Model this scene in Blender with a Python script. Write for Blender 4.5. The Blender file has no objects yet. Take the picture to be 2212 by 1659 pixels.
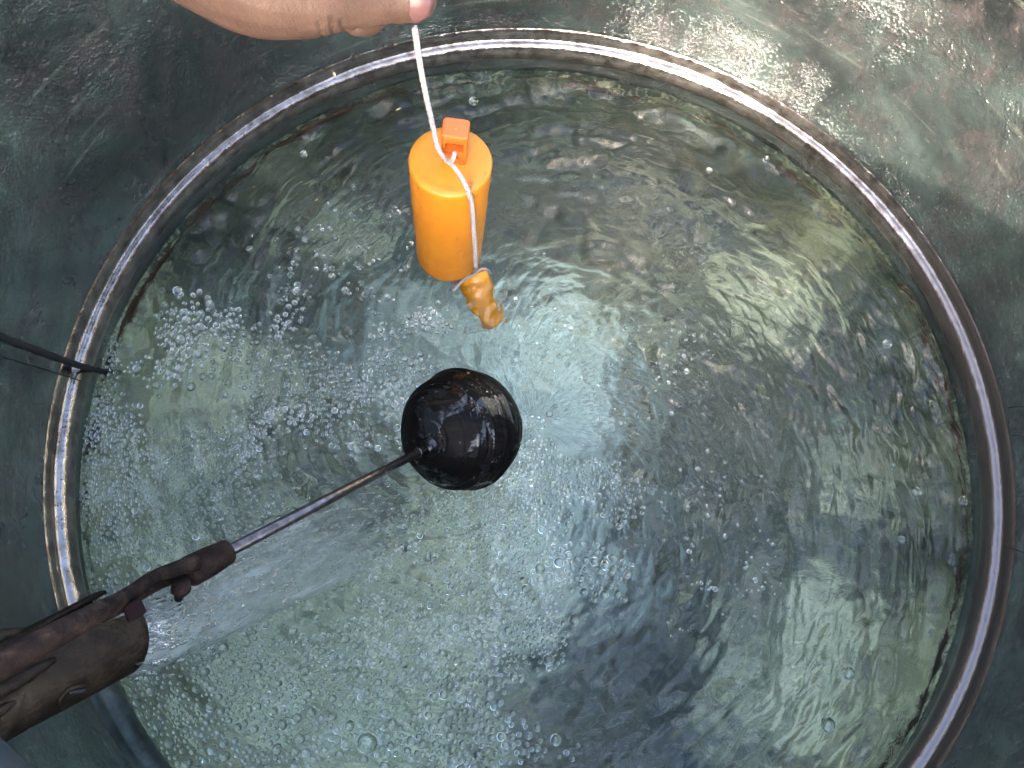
import bpy, bmesh, math, random
import numpy as np
from mathutils import Vector, Matrix, Euler

random.seed(7)
rng = np.random.default_rng(11)
scene = bpy.context.scene
COL = scene.collection

# ------------------------------------------------------------------ camera
CX, CY, CH = 0.0684, 0.2219, 0.7365
cam_d = bpy.data.cameras.new("camera")
cam = bpy.data.objects.new("camera", cam_d)
COL.objects.link(cam)
scene.camera = cam
cam_d.sensor_width = 36.0
cam_d.lens = 27.04
cam_d.clip_start = 0.01
cam_d.clip_end = 500
ax, ay = .3337, -.0525
RM = Matrix.Rotation(ax, 3, 'X') @ Matrix.Rotation(ay, 3, 'Y')
cam.matrix_world = Matrix.Translation((-CX, -CY, CH)) @ RM.to_4x4()
CAMP = Vector((-CX, -CY, CH))
F = 27.04 / 36 * 2212


def ray(u, v):
    return RM @ Vector(((u - 1106) / F, -(v - 829.5) / F, -1))


def pz(u, v, z):            # point of the place at height z
    d = ray(u, v)
    return CAMP + d * ((z - CH) / d.z)


def pd(u, v, D):            # point of the place at distance D
    return CAMP + ray(u, v) * D


# ------------------------------------------------------------------ world, sun, exposure
SUN_EL, SUN_AZ = 24.0, 246.0      # azimuth of where the sun stands, degrees from +x, ccw
w = bpy.data.worlds.new("World")
scene.world = w
w.use_nodes = True
nt = w.node_tree
sky = nt.nodes.new("ShaderNodeTexSky")
sky.sky_type = 'NISHITA'
sky.sun_disc = False
sky.sun_elevation = math.radians(SUN_EL)
sky.sun_rotation = math.radians(90 - SUN_AZ)
sky.air_density = 0.75
sky.dust_density = 6.0
sky.ozone_density = 0.3
nt.links.new(sky.outputs[0], nt.nodes["Background"].inputs[0])
nt.nodes["Background"].inputs[1].default_value = 0.15
sl = bpy.data.lights.new("sun", 'SUN')
sl.energy = 2.0
sl.angle = math.radians(1.2)
sl.color = (1.0, .88, .74)
sun = bpy.data.objects.new("sun", sl)
COL.objects.link(sun)
sd = Vector((math.cos(math.radians(SUN_AZ)) * math.cos(math.radians(SUN_EL)),
             math.sin(math.radians(SUN_AZ)) * math.cos(math.radians(SUN_EL)), math.sin(math.radians(SUN_EL))))
sun.rotation_euler = sd.to_track_quat('Z', 'Y').to_euler()
sun.location = sd * 5

scene.view_settings.view_transform = 'Standard'
scene.view_settings.look = 'None'
scene.view_settings.exposure = 4.0
scene.view_settings.gamma = 1
cy = scene.cycles
cy.max_bounces = 14
cy.transmission_bounces = 14
cy.glossy_bounces = 6
cy.diffuse_bounces = 4
cy.transparent_max_bounces = 16
cy.use_denoising = True
cy.caustics_reflective = True
cy.caustics_refractive = True
cy.blur_glossy = 0.3
cy.sample_clamp_indirect = 8

R_TANK = 0.46
Z_W = -0.035
Z_B = -0.26
Z_RIM = 0.40


# ------------------------------------------------------------------ helpers
def tag(o, label=None, cat=None, group=None, kind=None):
    if label: o['label'] = label
    if cat: o['category'] = cat
    if group: o['group'] = group
    if kind: o['kind'] = kind
    return o


def mesh_obj(name, verts, faces, mat=None, parent=None, smooth=True):
    me = bpy.data.meshes.new(name)
    if isinstance(verts, np.ndarray):
        verts = verts.tolist()
    if isinstance(faces, np.ndarray):
        faces = faces.tolist()
    me.from_pydata(verts, [], faces)
    me.update()
    if smooth:
        me.polygons.foreach_set("use_smooth", [True] * len(me.polygons))
    if mat: me.materials.append(mat)
    o = bpy.data.objects.new(name, me)
    COL.objects.link(o)
    if parent:
        o.parent = parent
    return o


def bm_obj(name, bm, mat=None, parent=None, smooth=True):
    me = bpy.data.meshes.new(name)
    bm.normal_update()
    bm.to_mesh(me)
    bm.free()
    if smooth:
        me.polygons.foreach_set("use_smooth", [True] * len(me.polygons))
    if mat: me.materials.append(mat)
    o = bpy.data.objects.new(name, me)
    COL.objects.link(o)
    if parent:
        o.parent = parent
    return o


def empty(name, loc=(0, 0, 0)):
    o = bpy.data.objects.new(name, None)
    COL.objects.link(o)
    o.location = loc
    return o


def catmull(pts, n=8):
    P = [Vector(p) for p in pts]
    P = [P[0] * 2 - P[1]] + P + [P[-1] * 2 - P[-2]]
    out = []
    for i in range(1, len(P) - 2):
        a, b, c, d = P[i - 1], P[i], P[i + 1], P[i + 2]
        for k in range(n):
            t = k / n
            out.append(0.5 * ((2 * b) + (c - a) * t + (2 * a - 5 * b + 4 * c - d) * t * t + (3 * b - a - 3 * c + d) * t ** 3))
    out.append(P[-2])
    return out


def tube_geo(path, radii, seg=16, cap=True, flat=None):
    """path list of Vectors; radii float or list; returns verts, faces"""
    n = len(path)
    if not hasattr(radii, '__len__'): radii = [radii] * n
    verts, faces = [], []
    T = [(path[min(i + 1, n - 1)] - path[max(i - 1, 0)]).normalized() for i in range(n)]
    up = Vector((0, 0, 1)) if abs(T[0].z) < .9 else Vector((1, 0, 0))
    N = T[0].cross(up).normalized()
    for i in range(n):
        N = (N - T[i] * N.dot(T[i])).normalized()
        B = T[i].cross(N)
        r = radii[i]
        for k in range(seg):
            a = 2 * math.pi * k / seg
            verts.append(tuple(path[i] + N * (r * math.cos(a)) + B * (r * math.sin(a))))
    for i in range(n - 1):
        for k in range(seg):
            k2 = (k + 1) % seg
            faces.append((i * seg + k, i * seg + k2, (i + 1) * seg + k2, (i + 1) * seg + k))
    if cap:
        faces.append(tuple(range(seg))[::-1])
        faces.append(tuple((n - 1) * seg + k for k in range(seg)))
    return verts, faces


def revolve(profile, seg, closed=False):
    n = len(profile)
    verts, faces = [], []
    for i in range(seg):
        a = 2 * math.pi * i / seg
        c, s = math.cos(a), math.sin(a)
        for r, z in profile:
            verts.append((r * c, r * s, z))
    for i in range(seg):
        j = (i + 1) % seg
        for k in range(n - 1 + (1 if closed else 0)):
            k2 = (k + 1) % n
            faces.append((i * n + k, j * n + k, j * n + k2, i * n + k2))
    return verts, faces


def join_geo(parts):
    V, Fc = [], []
    for v, f in parts:
        o = len(V)
        V += [tuple(p) for p in v]
        Fc += [tuple(i + o for i in q) for q in f]
    return V, Fc


# value noise on a lattice, periodic along the second axis
def vnoise(x, y, py, seed):
    r = np.random.default_rng(seed)
    nx = int(np.ceil(x.max() - x.min())) + 3
    x = x - np.floor(x.min())
    L = r.random((nx + 1, py)) * 2 - 1
    xi = np.floor(x).astype(int); yi = np.floor(y).astype(int)
    fx = x - xi; fy = y - yi
    fx = fx * fx * (3 - 2 * fx); fy = fy * fy * (3 - 2 * fy)
    y0 = yi % py; y1 = (yi + 1) % py
    return (L[xi, y0] * (1 - fx) * (1 - fy) + L[xi + 1, y0] * fx * (1 - fy)
            + L[xi, y1] * (1 - fx) * fy + L[xi + 1, y1] * fx * fy)


# ------------------------------------------------------------------ materials
class NT:
    def __init__(self, name):
        self.m = bpy.data.materials.new(name)
        self.m.use_nodes = True
        self.t = self.m.node_tree
        self.b = self.t.nodes["Principled BSDF"]
        self.out = self.t.nodes["Material Output"]
        self.co = None

    def n(self, typ, **kw):
        nd = self.t.nodes.new(typ)
        for k, v in kw.items():
            if k == 'ins':
                for a, b in v.items():
                    if hasattr(b, 'is_output') or isinstance(b, bpy.types.NodeSocket):
                        self.t.links.new(b, nd.inputs[a])
                    else:
                        nd.inputs[a].default_value = b
            else:
                setattr(nd, k, v)
        return nd

    def coord(self):
        if not self.co:
            self.co = self.n("ShaderNodeTexCoord").outputs["Object"]
        return self.co

    def noise(self, scale, detail=4, rough=.6, vec=None, dist=0):
        return self.n("ShaderNodeTexNoise", ins={"Vector": vec or self.coord(), "Scale": scale, "Detail": detail,
                                                 "Roughness": rough, "Distortion": dist}).outputs["Fac"]

    def mapping(self, scale=(1, 1, 1), rot=(0, 0, 0), vec=None):
        return self.n("ShaderNodeMapping", ins={"Vector": vec or self.coord(), "Scale": scale, "Rotation": rot}).outputs[0]

    def ramp(self, fac, stops):
        r = self.n("ShaderNodeValToRGB", ins={0: fac})
        el = r.color_ramp.elements
        while len(el) < len(stops): el.new(.5)
        for e, (p, c) in zip(el, stops):
            e.position = p
            e.color = (c[0], c[1], c[2], 1) if hasattr(c, '__len__') else (c, c, c, 1)
        return r.outputs[0]

    def mix(self, fac, a, b, mode='MIX'):
        m = self.n("ShaderNodeMix", data_type='RGBA', blend_type=mode)
        for s, v in ((m.inputs[0], fac), (m.inputs[6], a), (m.inputs[7], b)):
            if isinstance(v, bpy.types.NodeSocket): self.t.links.new(v, s)
            elif hasattr(v, '__len__'): s.default_value = (v[0], v[1], v[2], 1)
            else: s.default_value = v
        return m.outputs[2]

    def math(self, op, a, b=0.0, c=None):
        m = self.n("ShaderNodeMath", operation=op)
        for i, v in enumerate((a, b, c)):
            if v is None: continue
            if isinstance(v, bpy.types.NodeSocket): self.t.links.new(v, m.inputs[i])
            else: m.inputs[i].default_value = v
        return m.outputs[0]

    def set(self, **kw):
        for k, v in kw.items():
            s = self.b.inputs[k.replace('_', ' ')]
            if isinstance(v, bpy.types.NodeSocket): self.t.links.new(v, s)
            elif hasattr(v, '__len__') and len(v) == 3: s.default_value = (v[0], v[1], v[2], 1)
            else: s.default_value = v
        return self

    def bump(self, h, strength=.3, dist=.001, normal=None):
        ins = {"Height": h, "Strength": strength, "Distance": dist}
        if normal: ins["Normal"] = normal
        b = self.n("ShaderNodeBump", ins=ins).outputs[0]
        self.t.links.new(b, self.b.inputs["Normal"])
        return b


def mat_wall():
    k = NT("galvanised_wall")
    big = k.noise(5.5, 5, .62, dist=.6)
    col = k.ramp(big, [(.30, (.045, .052, .055)), (.42, (.085, .105, .103)), (.56, (.16, .21, .20)), (.70, (.25, .31, .29))])
    grime = k.noise(22, 6, .7, dist=.8)
    col = k.mix(k.ramp(grime, [(.45, 0), (.62, .6)]), col, (.16, .135, .14))
    streak = k.noise(14, 5, .6, vec=k.mapping((.5, .5, 6)))
    col = k.mix(k.ramp(streak, [(.60, 0), (.72, .45)]), col, (.50, .52, .44))
    mid = k.noise(55, 6, .75, dist=.5)
    col = k.mix(k.ramp(mid, [(.48, 0), (.62, .42)]), col, (.07, .08, .085))
    fine = k.noise(160, 3, .7)
    col = k.mix(k.ramp(fine, [(.62, 0), (.76, .5)]), col, (.62, .58, .52))
    wet = k.ramp(k.noise(9, 5, .7, dist=.6), [(.44, 1), (.54, 0)])
    k.set(Base_Color=col, Metallic=.88, Roughness=k.mix(wet, k.ramp(grime, [(.3, .18), (.7, .33)]), (.10, .10, .10)))
    h = k.math('ADD', k.noise(70, 5, .65), k.math('MULTIPLY', k.noise(360, 3, .6), k.math('MULTIPLY_ADD', wet, .55, .12)))
    k.bump(h, .85, .0031)
    return k.m


def mat_bottom():
    k = NT("galvanised_bottom")
    big = k.noise(5.0, 6, .66, dist=1.2)
    col = k.ramp(big, [(.36, (.010, .022, .020)), (.48, (.034, .064, .057)), (.57, (.10, .17, .15)), (.68, (.34, .48, .40))])
    # ragged edged patches of painted light: yellow green glow, sky sheen, dark reflections
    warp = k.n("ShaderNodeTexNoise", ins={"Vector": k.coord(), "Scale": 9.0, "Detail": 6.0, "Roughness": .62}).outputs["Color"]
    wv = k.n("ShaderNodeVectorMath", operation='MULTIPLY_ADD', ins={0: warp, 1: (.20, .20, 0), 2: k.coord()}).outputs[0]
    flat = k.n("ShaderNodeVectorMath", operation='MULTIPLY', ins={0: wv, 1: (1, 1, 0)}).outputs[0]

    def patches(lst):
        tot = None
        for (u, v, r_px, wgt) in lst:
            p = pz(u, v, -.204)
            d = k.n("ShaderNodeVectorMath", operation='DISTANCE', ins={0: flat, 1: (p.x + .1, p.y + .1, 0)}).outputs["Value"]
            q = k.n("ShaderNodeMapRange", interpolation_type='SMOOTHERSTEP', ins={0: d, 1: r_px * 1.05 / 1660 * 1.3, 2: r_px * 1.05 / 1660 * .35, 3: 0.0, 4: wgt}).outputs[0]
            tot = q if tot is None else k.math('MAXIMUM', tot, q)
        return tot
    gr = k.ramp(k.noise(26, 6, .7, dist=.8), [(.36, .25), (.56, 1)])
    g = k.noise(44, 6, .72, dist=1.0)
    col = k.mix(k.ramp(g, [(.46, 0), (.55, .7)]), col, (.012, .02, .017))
    sun_glow = k.math('MULTIPLY', patches([(760, 1560, 380, 1), (560, 1400, 200, 1), (1060, 1240, 200, .9), (450, 850, 170, .85), (290, 1150, 170, .95), (1830, 1520, 240, 1), (1640, 640, 150, .6), (1600, 1480, 120, .6), (350, 1000, 140, .7),
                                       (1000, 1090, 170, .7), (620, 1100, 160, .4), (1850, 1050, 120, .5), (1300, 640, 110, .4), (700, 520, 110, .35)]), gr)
    col = k.mix(sun_glow, col, (.92, 1.0, .66))  # yellow green light put into the bottom colour
    bare = k.math('MULTIPLY', patches([(1180, 830, 240, .85), (1230, 1200, 200, .7), (980, 720, 150, .6), (850, 850, 160, .5), (1180, 1000, 200, .6)]), k.ramp(gr, [(.2, .6), (.9, 1)]))  # mask of the painted sky sheen, not bare metal
    col = k.mix(bare, col, (.66, .90, .90))  # bluish sheen of the sky, painted on as pale patches
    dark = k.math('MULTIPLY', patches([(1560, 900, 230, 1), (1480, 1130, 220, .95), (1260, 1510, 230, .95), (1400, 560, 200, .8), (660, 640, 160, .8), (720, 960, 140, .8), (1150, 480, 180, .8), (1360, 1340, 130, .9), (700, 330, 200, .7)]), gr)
    col = k.mix(dark, col, (.010, .016, .015))  # dim reflections put in as dark patches
    col = k.mix(k.ramp(g, [(.50, 0), (.57, .62)]), col, (.045, .065, .050))
    # caustic-like net of light painted in as pale ridges
    rg = k.n("ShaderNodeTexNoise", noise_type='RIDGED_MULTIFRACTAL', ins={"Vector": k.coord(), "Scale": 17.0, "Detail": 5.0, "Roughness": .55, "Distortion": .9}).outputs["Fac"]
    sel = k.ramp(k.noise(3.2, 3, .5), [(.34, .25), (.6, 1)])
    caustic_net = k.math('MULTIPLY', k.ramp(rg, [(.45, 0), (.75, .8)]), sel)
    col = k.mix(caustic_net, col, (.84, .94, .76))
    pits = k.noise(75, 5, .68, dist=1.6)
    keep = k.math('MULTIPLY_ADD', sun_glow, -.22, 1.0)
    col = k.mix(k.math('MULTIPLY', k.ramp(pits, [(.49, 0), (.54, .82)]), keep), col, (.018, .028, .023))
    glow_fleck = k.noise(62, 5, .66, dist=1.8)
    glow_fleck = k.math('MULTIPLY', k.ramp(glow_fleck, [(.53, 0), (.60, 1)]), k.math('MAXIMUM', sun_glow, k.math('MULTIPLY', sel, .5)))
    col = k.mix(glow_fleck, col, (.98, 1.0, .70))  # bright flecks of painted light, strongest inside the glow
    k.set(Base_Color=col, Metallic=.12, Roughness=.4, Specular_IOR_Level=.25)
    k.bump(k.noise(30, 4, .6), .35, .006)
    return k.m


def mat_bead():
    k = NT("bead_metal")
    g = k.noise(60, 4, .6)
    sep = k.n("ShaderNodeSeparateXYZ", ins={0: k.coord()})
    wob = k.math('MULTIPLY_ADD', k.noise(7, 4, .6), .5, -.25)
    # brown reflection painted at right, dulled for splash under the valve, clean metal elsewhere
    side = k.math('ADD', k.math('SUBTRACT', sep.outputs[0], k.math('MULTIPLY', sep.outputs[1], .45)), wob)
    side_reflection = k.ramp(side, [(.26, 0), (.42, 1)])
    d = k.n("ShaderNodeVectorMath", operation='DISTANCE', ins={0: k.coord(), 1: (-.27, -.36, 0)}).outputs["Value"]
    splash_dull = k.ramp(k.math('ADD', d, k.math('MULTIPLY', wob, .3)), [(.15, 1), (.24, 0)])
    col = k.ramp(g, [(.35, (.10, .085, .074)), (.6, (.25, .225, .205))])
    col = k.mix(side_reflection, col, (.145, .122, .112))
    col = k.mix(splash_dull, col, k.ramp(k.noise(30, 5, .7), [(.4, (.012, .018, .016)), (.6, (.05, .066, .058))]))
    ro = k.mix(side_reflection, k.ramp(g, [(.35, .07), (.65, .16)]), (.24, .24, .24))
    ro = k.mix(splash_dull, ro, (.55, .55, .55))
    k.set(Base_Color=col, Metallic=k.math('SUBTRACT', .9, k.math('MULTIPLY', splash_dull, .8)), Roughness=ro, Specular_IOR_Level=.3)
    k.bump(k.math('ADD', k.noise(120, 4, .6), k.math('MULTIPLY', k.noise(24, 3, .6), 2.0)), .4, .002)
    return k.m


def mat_water():
    k = NT("water_surface")
    v1 = k.n("ShaderNodeTexNoise", ins={"Vector": k.coord(), "Scale": 62.0, "Detail": 5.0, "Roughness": .60, "Distortion": 1.4}).outputs["Fac"]
    v2 = k.noise(190, 4, .6, dist=.8)
    rid = k.n("ShaderNodeTexNoise", noise_type='RIDGED_MULTIFRACTAL', ins={"Vector": k.coord(), "Scale": 34.0, "Detail": 4.0, "Distortion": 1.0}).outputs["Fac"]
    patch = k.ramp(k.noise(6, 3, .5), [(.36, .45), (.62, 1.0)])
    h = k.math('ADD', v1, k.math('MULTIPLY', v2, .30))
    h = k.math('ADD', h, k.math('MULTIPLY', rid, .12))
    h = k.math('MULTIPLY', h, patch)
    k.set(Base_Color=(.93, .975, .93), Roughness=0.0, Transmission_Weight=1.0, IOR=1.333)
    k.bump(h, 1.0, .0020)
    return k.m


def simple(name, col, rough=.5, metal=0.0, bump=None, **kw):
    k = NT(name)
    k.set(Base_Color=col, Roughness=rough, Metallic=metal, **kw)
    if bump: k.bump(k.noise(bump[0], 4, .6), bump[1], bump[2])
    return k


M = {}
M['wall'] = mat_wall()
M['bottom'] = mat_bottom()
M['bead'] = mat_bead()
M['water'] = mat_water()
_k = simple('air_bubble', (.97, 1, .99), 0.0, Transmission_Weight=1.0, IOR=1.45); M['bubble'] = _k.m
_d = _k.n("ShaderNodeBsdfDiffuse", ins={"Color": (.85, .88, .78, 1)})
_m = _k.n("ShaderNodeMixShader", ins={0: .0})
_k.t.links.new(_k.b.outputs[0], _m.inputs[1]); _k.t.links.new(_d.outputs[0], _m.inputs[2]); _k.t.links.new(_m.outputs[0], _k.out.inputs[0])
_k = simple('drop_water', (1, 1, 1), 0.0, Transmission_Weight=1.0, IOR=1.333); M['drop'] = _k.m

k = NT('orange_foam')
g = k.noise(28, 5, .6)
c = k.ramp(g, [(.3, (.35, .125, .003)), (.7, (.41, .155, .005))])
sp = k.noise(500, 2, .5)
c = k.mix(k.ramp(sp, [(.70, 0), (.76, .35)]), c, (.55, .12, .01))
k.set(Base_Color=c, Roughness=k.ramp(k.noise(40, 4, .6), [(.4, .42), (.65, .62)]), Subsurface_Weight=.15, Subsurface_Scale=.006)
k.b.inputs['Subsurface Radius'].default_value = (1, .4, .05)
h = k.math('ADD', k.math('MULTIPLY', k.noise(22, 3, .5, vec=k.mapping((1, 1, .5))), 1.0), k.math('MULTIPLY', k.noise(260, 3, .6), .12))
k.bump(h, .35, .004)
M['orange'] = k.m
k = simple('orange_plastic', (.37, .08, .010), .36, bump=(220, .12, .001)); M['orange_knob'] = k.m
k = simple('amber_plastic', (.50, .20, .004), .35, bump=(60, .4, .004)); M['amber'] = k.m
k = simple('dark_slot', (.10, .02, .006), .7); M['slot'] = k.m

k = NT('white_cord')
uvx = k.n("ShaderNodeTexCoord").outputs["Object"]
k.set(Base_Color=k.ramp(k.noise(900, 2, .5), [(.35, (.16, .135, .143)), (.6, (.26, .245, .253))]), Roughness=.6)
M['cord'] = k.m

k = NT('black_ball_plastic')
sc = k.noise(26, 5, .65, vec=k.mapping((.35, 2.6, 1.0), (0, 0, .55)))
c = k.ramp(sc, [(.42, (.002, .0017, .0017)), (.60, (.005, .004, .0035)), (.74, (.022, .015, .010))])
wet = k.ramp(k.noise(38, 4, .55, dist=.5), [(.555, 0), (.585, 1)])
k.set(Base_Color=c, Roughness=k.mix(wet, (.46, .46, .46), (.03, .03, .03)), Specular_IOR_Level=k.math('MULTIPLY_ADD', wet, .45, .07))
k.bump(k.noise(90, 4, .6, vec=k.mapping((.5, 3, 1), (0, 0, .55))), .3, .0016)
M['ball'] = k.m

k = NT('rusty_iron')
g = k.noise(90, 6, .7)
c = k.ramp(g, [(.30, (.0035, .0020, .0013)), (.48, (.0105, .0056, .0035)), (.60, (.023, .0125, .008)), (.74, (.06, .036, .024))])
k.set(Base_Color=c, Roughness=.72, Metallic=.0, Specular_IOR_Level=.12)
k.bump(k.math('ADD', k.noise(260, 5, .7), k.math('MULTIPLY', k.noise(60, 4, .6), 1.5)), .9, .0022)
M['rust'] = k.m
k = NT('old_brass')
g = k.noise(34, 6, .68, vec=k.mapping((1, 1, 1)))
c = k.ramp(g, [(.32, (.007, .0047, .0027)), (.46, (.016, .0108, .0060)), (.60, (.034, .023, .0125)), (.76, (.085, .058, .033))])
k.set(Base_Color=c, Roughness=k.ramp(g, [(.3, .6), (.7, .42)]), Metallic=.35, Specular_IOR_Level=.14)
k.bump(k.math('ADD', k.noise(160, 5, .7), k.math('MULTIPLY', k.noise(45, 4, .6), 1.5)), .8, .002)
M['brass'] = k.m
k = NT('steel_rod')
g = k.noise(150, 4, .6)
k.set(Base_Color=k.ramp(g, [(.35, (.06, .05, .047)), (.7, (.15, .125, .115))]), Roughness=.24, Metallic=.85)
k.bump(k.noise(300, 3, .6), .15, .0006)
M['rod'] = k.m
k = simple('black_rubber', (.004, .0035, .003), .7, bump=(300, .4, .001)); M['black'] = k.m
k = simple('purple_pin', (.0065, .0022, .0026), .6, 0, bump=(200, .4, .001), Specular_IOR_Level=.06); M['pin'] = k.m
k = simple('grey_hose', (.012, .016, .018), .5, bump=(100, .3, .001)); M['hose'] = k.m
k = simple('brown_scum', (.035, .015, .005), .8, bump=(160, .8, .003)); M['scum'] = k.m
k = simple('straw', (.75, .55, .30), .6); M['straw'] = k.m
k = simple('cream', (.85, .72, .45), .5); M['cream'] = k.m

k = NT('skin')
g = k.noise(35, 5, .6)
c = k.ramp(g, [(.3, (.050, .029, .022)), (.7, (.080, .050, .038))])
c = k.mix(k.ramp(k.noise(300, 3, .6), [(.62, 0), (.74, .35)]), c, (.11, .078, .064))
k.set(Base_Color=c, Roughness=.5, Specular_IOR_Level=.2, Subsurface_Weight=.25, Subsurface_Scale=.006)
k.b.inputs['Subsurface Radius'].default_value = (1, .35, .2)
v = k.n("ShaderNodeTexVoronoi", ins={"Vector": k.coord(), "Scale": 700.0}).outputs["Distance"]
h = k.math('ADD', k.math('MULTIPLY', v, .25), k.math('MULTIPLY', k.noise(120, 4, .6, vec=k.mapping((2.2, .6, 1))), 1.0))
k.bump(h, .55, .0013)
M['skin'] = k.m
k = simple('nail', (.080, .042, .042), .35, Specular_IOR_Level=.2, Subsurface_Weight=.3, Subsurface_Scale=.003); M['nail'] = k.m
k = simple('shirt_cloth', (.05, .06, .08), .9); M['shirt'] = k.m

JL = .339
k = NT('spray_water')
g = k.noise(1.0, 6, .68, vec=k.mapping((12, 150, 150)))
g2 = k.noise(1.0, 4, .6, vec=k.mapping((30, 420, 420)))
sep = k.n("ShaderNodeSeparateXYZ", ins={0: k.coord()})
thin = k.math('SUBTRACT', 1.0, k.math('MULTIPLY', k.math('ABSOLUTE', sep.outputs[1]), 1 / .055))       # the fan thins out sideways
far = k.n("ShaderNodeMapRange", ins={0: sep.outputs[0], 1: JL * 1.0, 2: JL * .62, 3: 0.0, 4: 1.0}).outputs[0]
k.set(Base_Color=(.93, .97, .95), Roughness=.12, Transmission_Weight=1.0, IOR=1.15)
k.bump(k.math('ADD', g, k.math('MULTIPLY', g2, .4)), .9, .005)
tr = k.n("ShaderNodeBsdfTransparent")
df = k.n("ShaderNodeBsdfDiffuse", ins={"Color": (.30, .33, .285, 1)})
m1 = k.n("ShaderNodeMixShader")
k.t.links.new(k.ramp(k.math('ADD', g, k.math('MULTIPLY', g2, .3)), [(.52, .04), (.76, .72)]), m1.inputs[0])
k.t.links.new(k.b.outputs[0], m1.inputs[1]); k.t.links.new(df.outputs[0], m1.inputs[2])
dens = k.math('MULTIPLY', k.math('MULTIPLY', k.ramp(thin, [(.0, .0), (.55, 1)]), far), k.ramp(g, [(.30, .15), (.60, .9)]))
m2 = k.n("ShaderNodeMixShader")
k.t.links.new(dens, m2.inputs[0])
k.t.links.new(tr.outputs[0], m2.inputs[1]); k.t.links.new(m1.outputs[0], m2.inputs[2])
k.t.links.new(m2.outputs[0], k.out.inputs[0])
M['spray'] = k.m

k = NT('grass_ground')
k.set(Base_Color=k.ramp(k.noise(8, 5, .7), [(.35, (.05, .09, .02)), (.65, (.14, .18, .06))]), Roughness=.9)
M['ground'] = k.m

# ------------------------------------------------------------------ ground + tank
o = mesh_obj('ground', [(-60, -60, Z_B - .012), (60, -60, Z_B - .012), (60, 60, Z_B - .012), (-60, 60, Z_B - .012)], [(0, 1, 2, 3)], M['ground'])
tag(o, kind='structure')

tank = empty('stock_tank', (0, 0, Z_B))
tag(tank, 'round galvanised metal stock tank holding the water, dull green grey inside', 'tank')
off = -Z_B


def tk(o):
    o.location = (0, 0, off)
    return o


def wall_prof():
    # upper wall
    p = [(R_TANK + .004, Z_RIM), (R_TANK + .001, Z_RIM - .05)]
    z = Z_RIM - .09
    while z > .035:
        p.append((R_TANK + .0012 * math.sin(z * 34), z)); z -= .025
    p += [(R_TANK, .032), (R_TANK + .0012, .029)]
    return p


o = tk(mesh_obj('wall', *revolve(wall_prof(), 220), M['wall'], tank))
# bead: half round rib
bp = [(R_TANK + .0012, .029), (R_TANK - .0002, .027), (R_TANK - .0012, .0235), (R_TANK - .0014, .019)]
for i in range(13):
    t = math.pi * i / 12
    bp.append((R_TANK - .0012 - .0095 * math.sin(t) ** .8 if i not in (0, 12) else R_TANK - .0012, .0135 * math.cos(t)))
bp += [(R_TANK - .0008, -.0165), (R_TANK, -.019)]
o = tk(mesh_obj('bead', *revolve(bp, 360), M['bead'], tank))
o['label'] = 'shiny half round bead pressed into the tank wall'
tk(mesh_obj('waterline_band', *revolve([(R_TANK, -.019), (R_TANK, -.030), (R_TANK, -.040)], 200), M['wall'], tank))
lp = [(R_TANK, -.040)] + [(R_TANK, -.040 - .02 * i) for i in range(1, 10)] + [(R_TANK - .003, Z_B + .012), (R_TANK - .010, Z_B + .004)]
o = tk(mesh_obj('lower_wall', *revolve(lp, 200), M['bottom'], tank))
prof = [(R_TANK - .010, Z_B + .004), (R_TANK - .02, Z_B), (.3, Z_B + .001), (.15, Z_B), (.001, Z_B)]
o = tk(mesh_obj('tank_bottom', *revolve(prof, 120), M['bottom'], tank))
# outer skin and rim so that it has thickness
rp = [(R_TANK + .004 + .009 * math.cos(a), Z_RIM + .009 * math.sin(a)) for a in [2 * math.pi * i / 10 for i in range(10)]]
tk(mesh_obj('rolled_rim', *revolve(rp, 160, True), M['bead'], tank))
tk(mesh_obj('outer_skin', *revolve([(R_TANK + .006, Z_RIM), (R_TANK + .006, Z_B - .006)], 160), M['wall'], tank))

# ------------------------------------------------------------------ water
NR, NTH = 380, 1250
rr = (np.linspace(0.0, 1, NR) ** .75) * (R_TANK + .0006)
rr[0] = .0008
th = np.arange(NTH) / NTH * 2 * np.pi
RR, TT = np.meshgrid(rr, th, indexing='ij')


def iso(x, y, seed):          # two crossed lattices, so that no peak comes out square
    a = vnoise(x * .82 - y * .57 + 100, x * .57 + y * .82 + 700, 9973, seed)
    b = vnoise(x * .29 - y * .957 + 100, x * .957 + y * .29 + 700, 9973, seed + 300)
    return .74 * (a + b)


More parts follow.
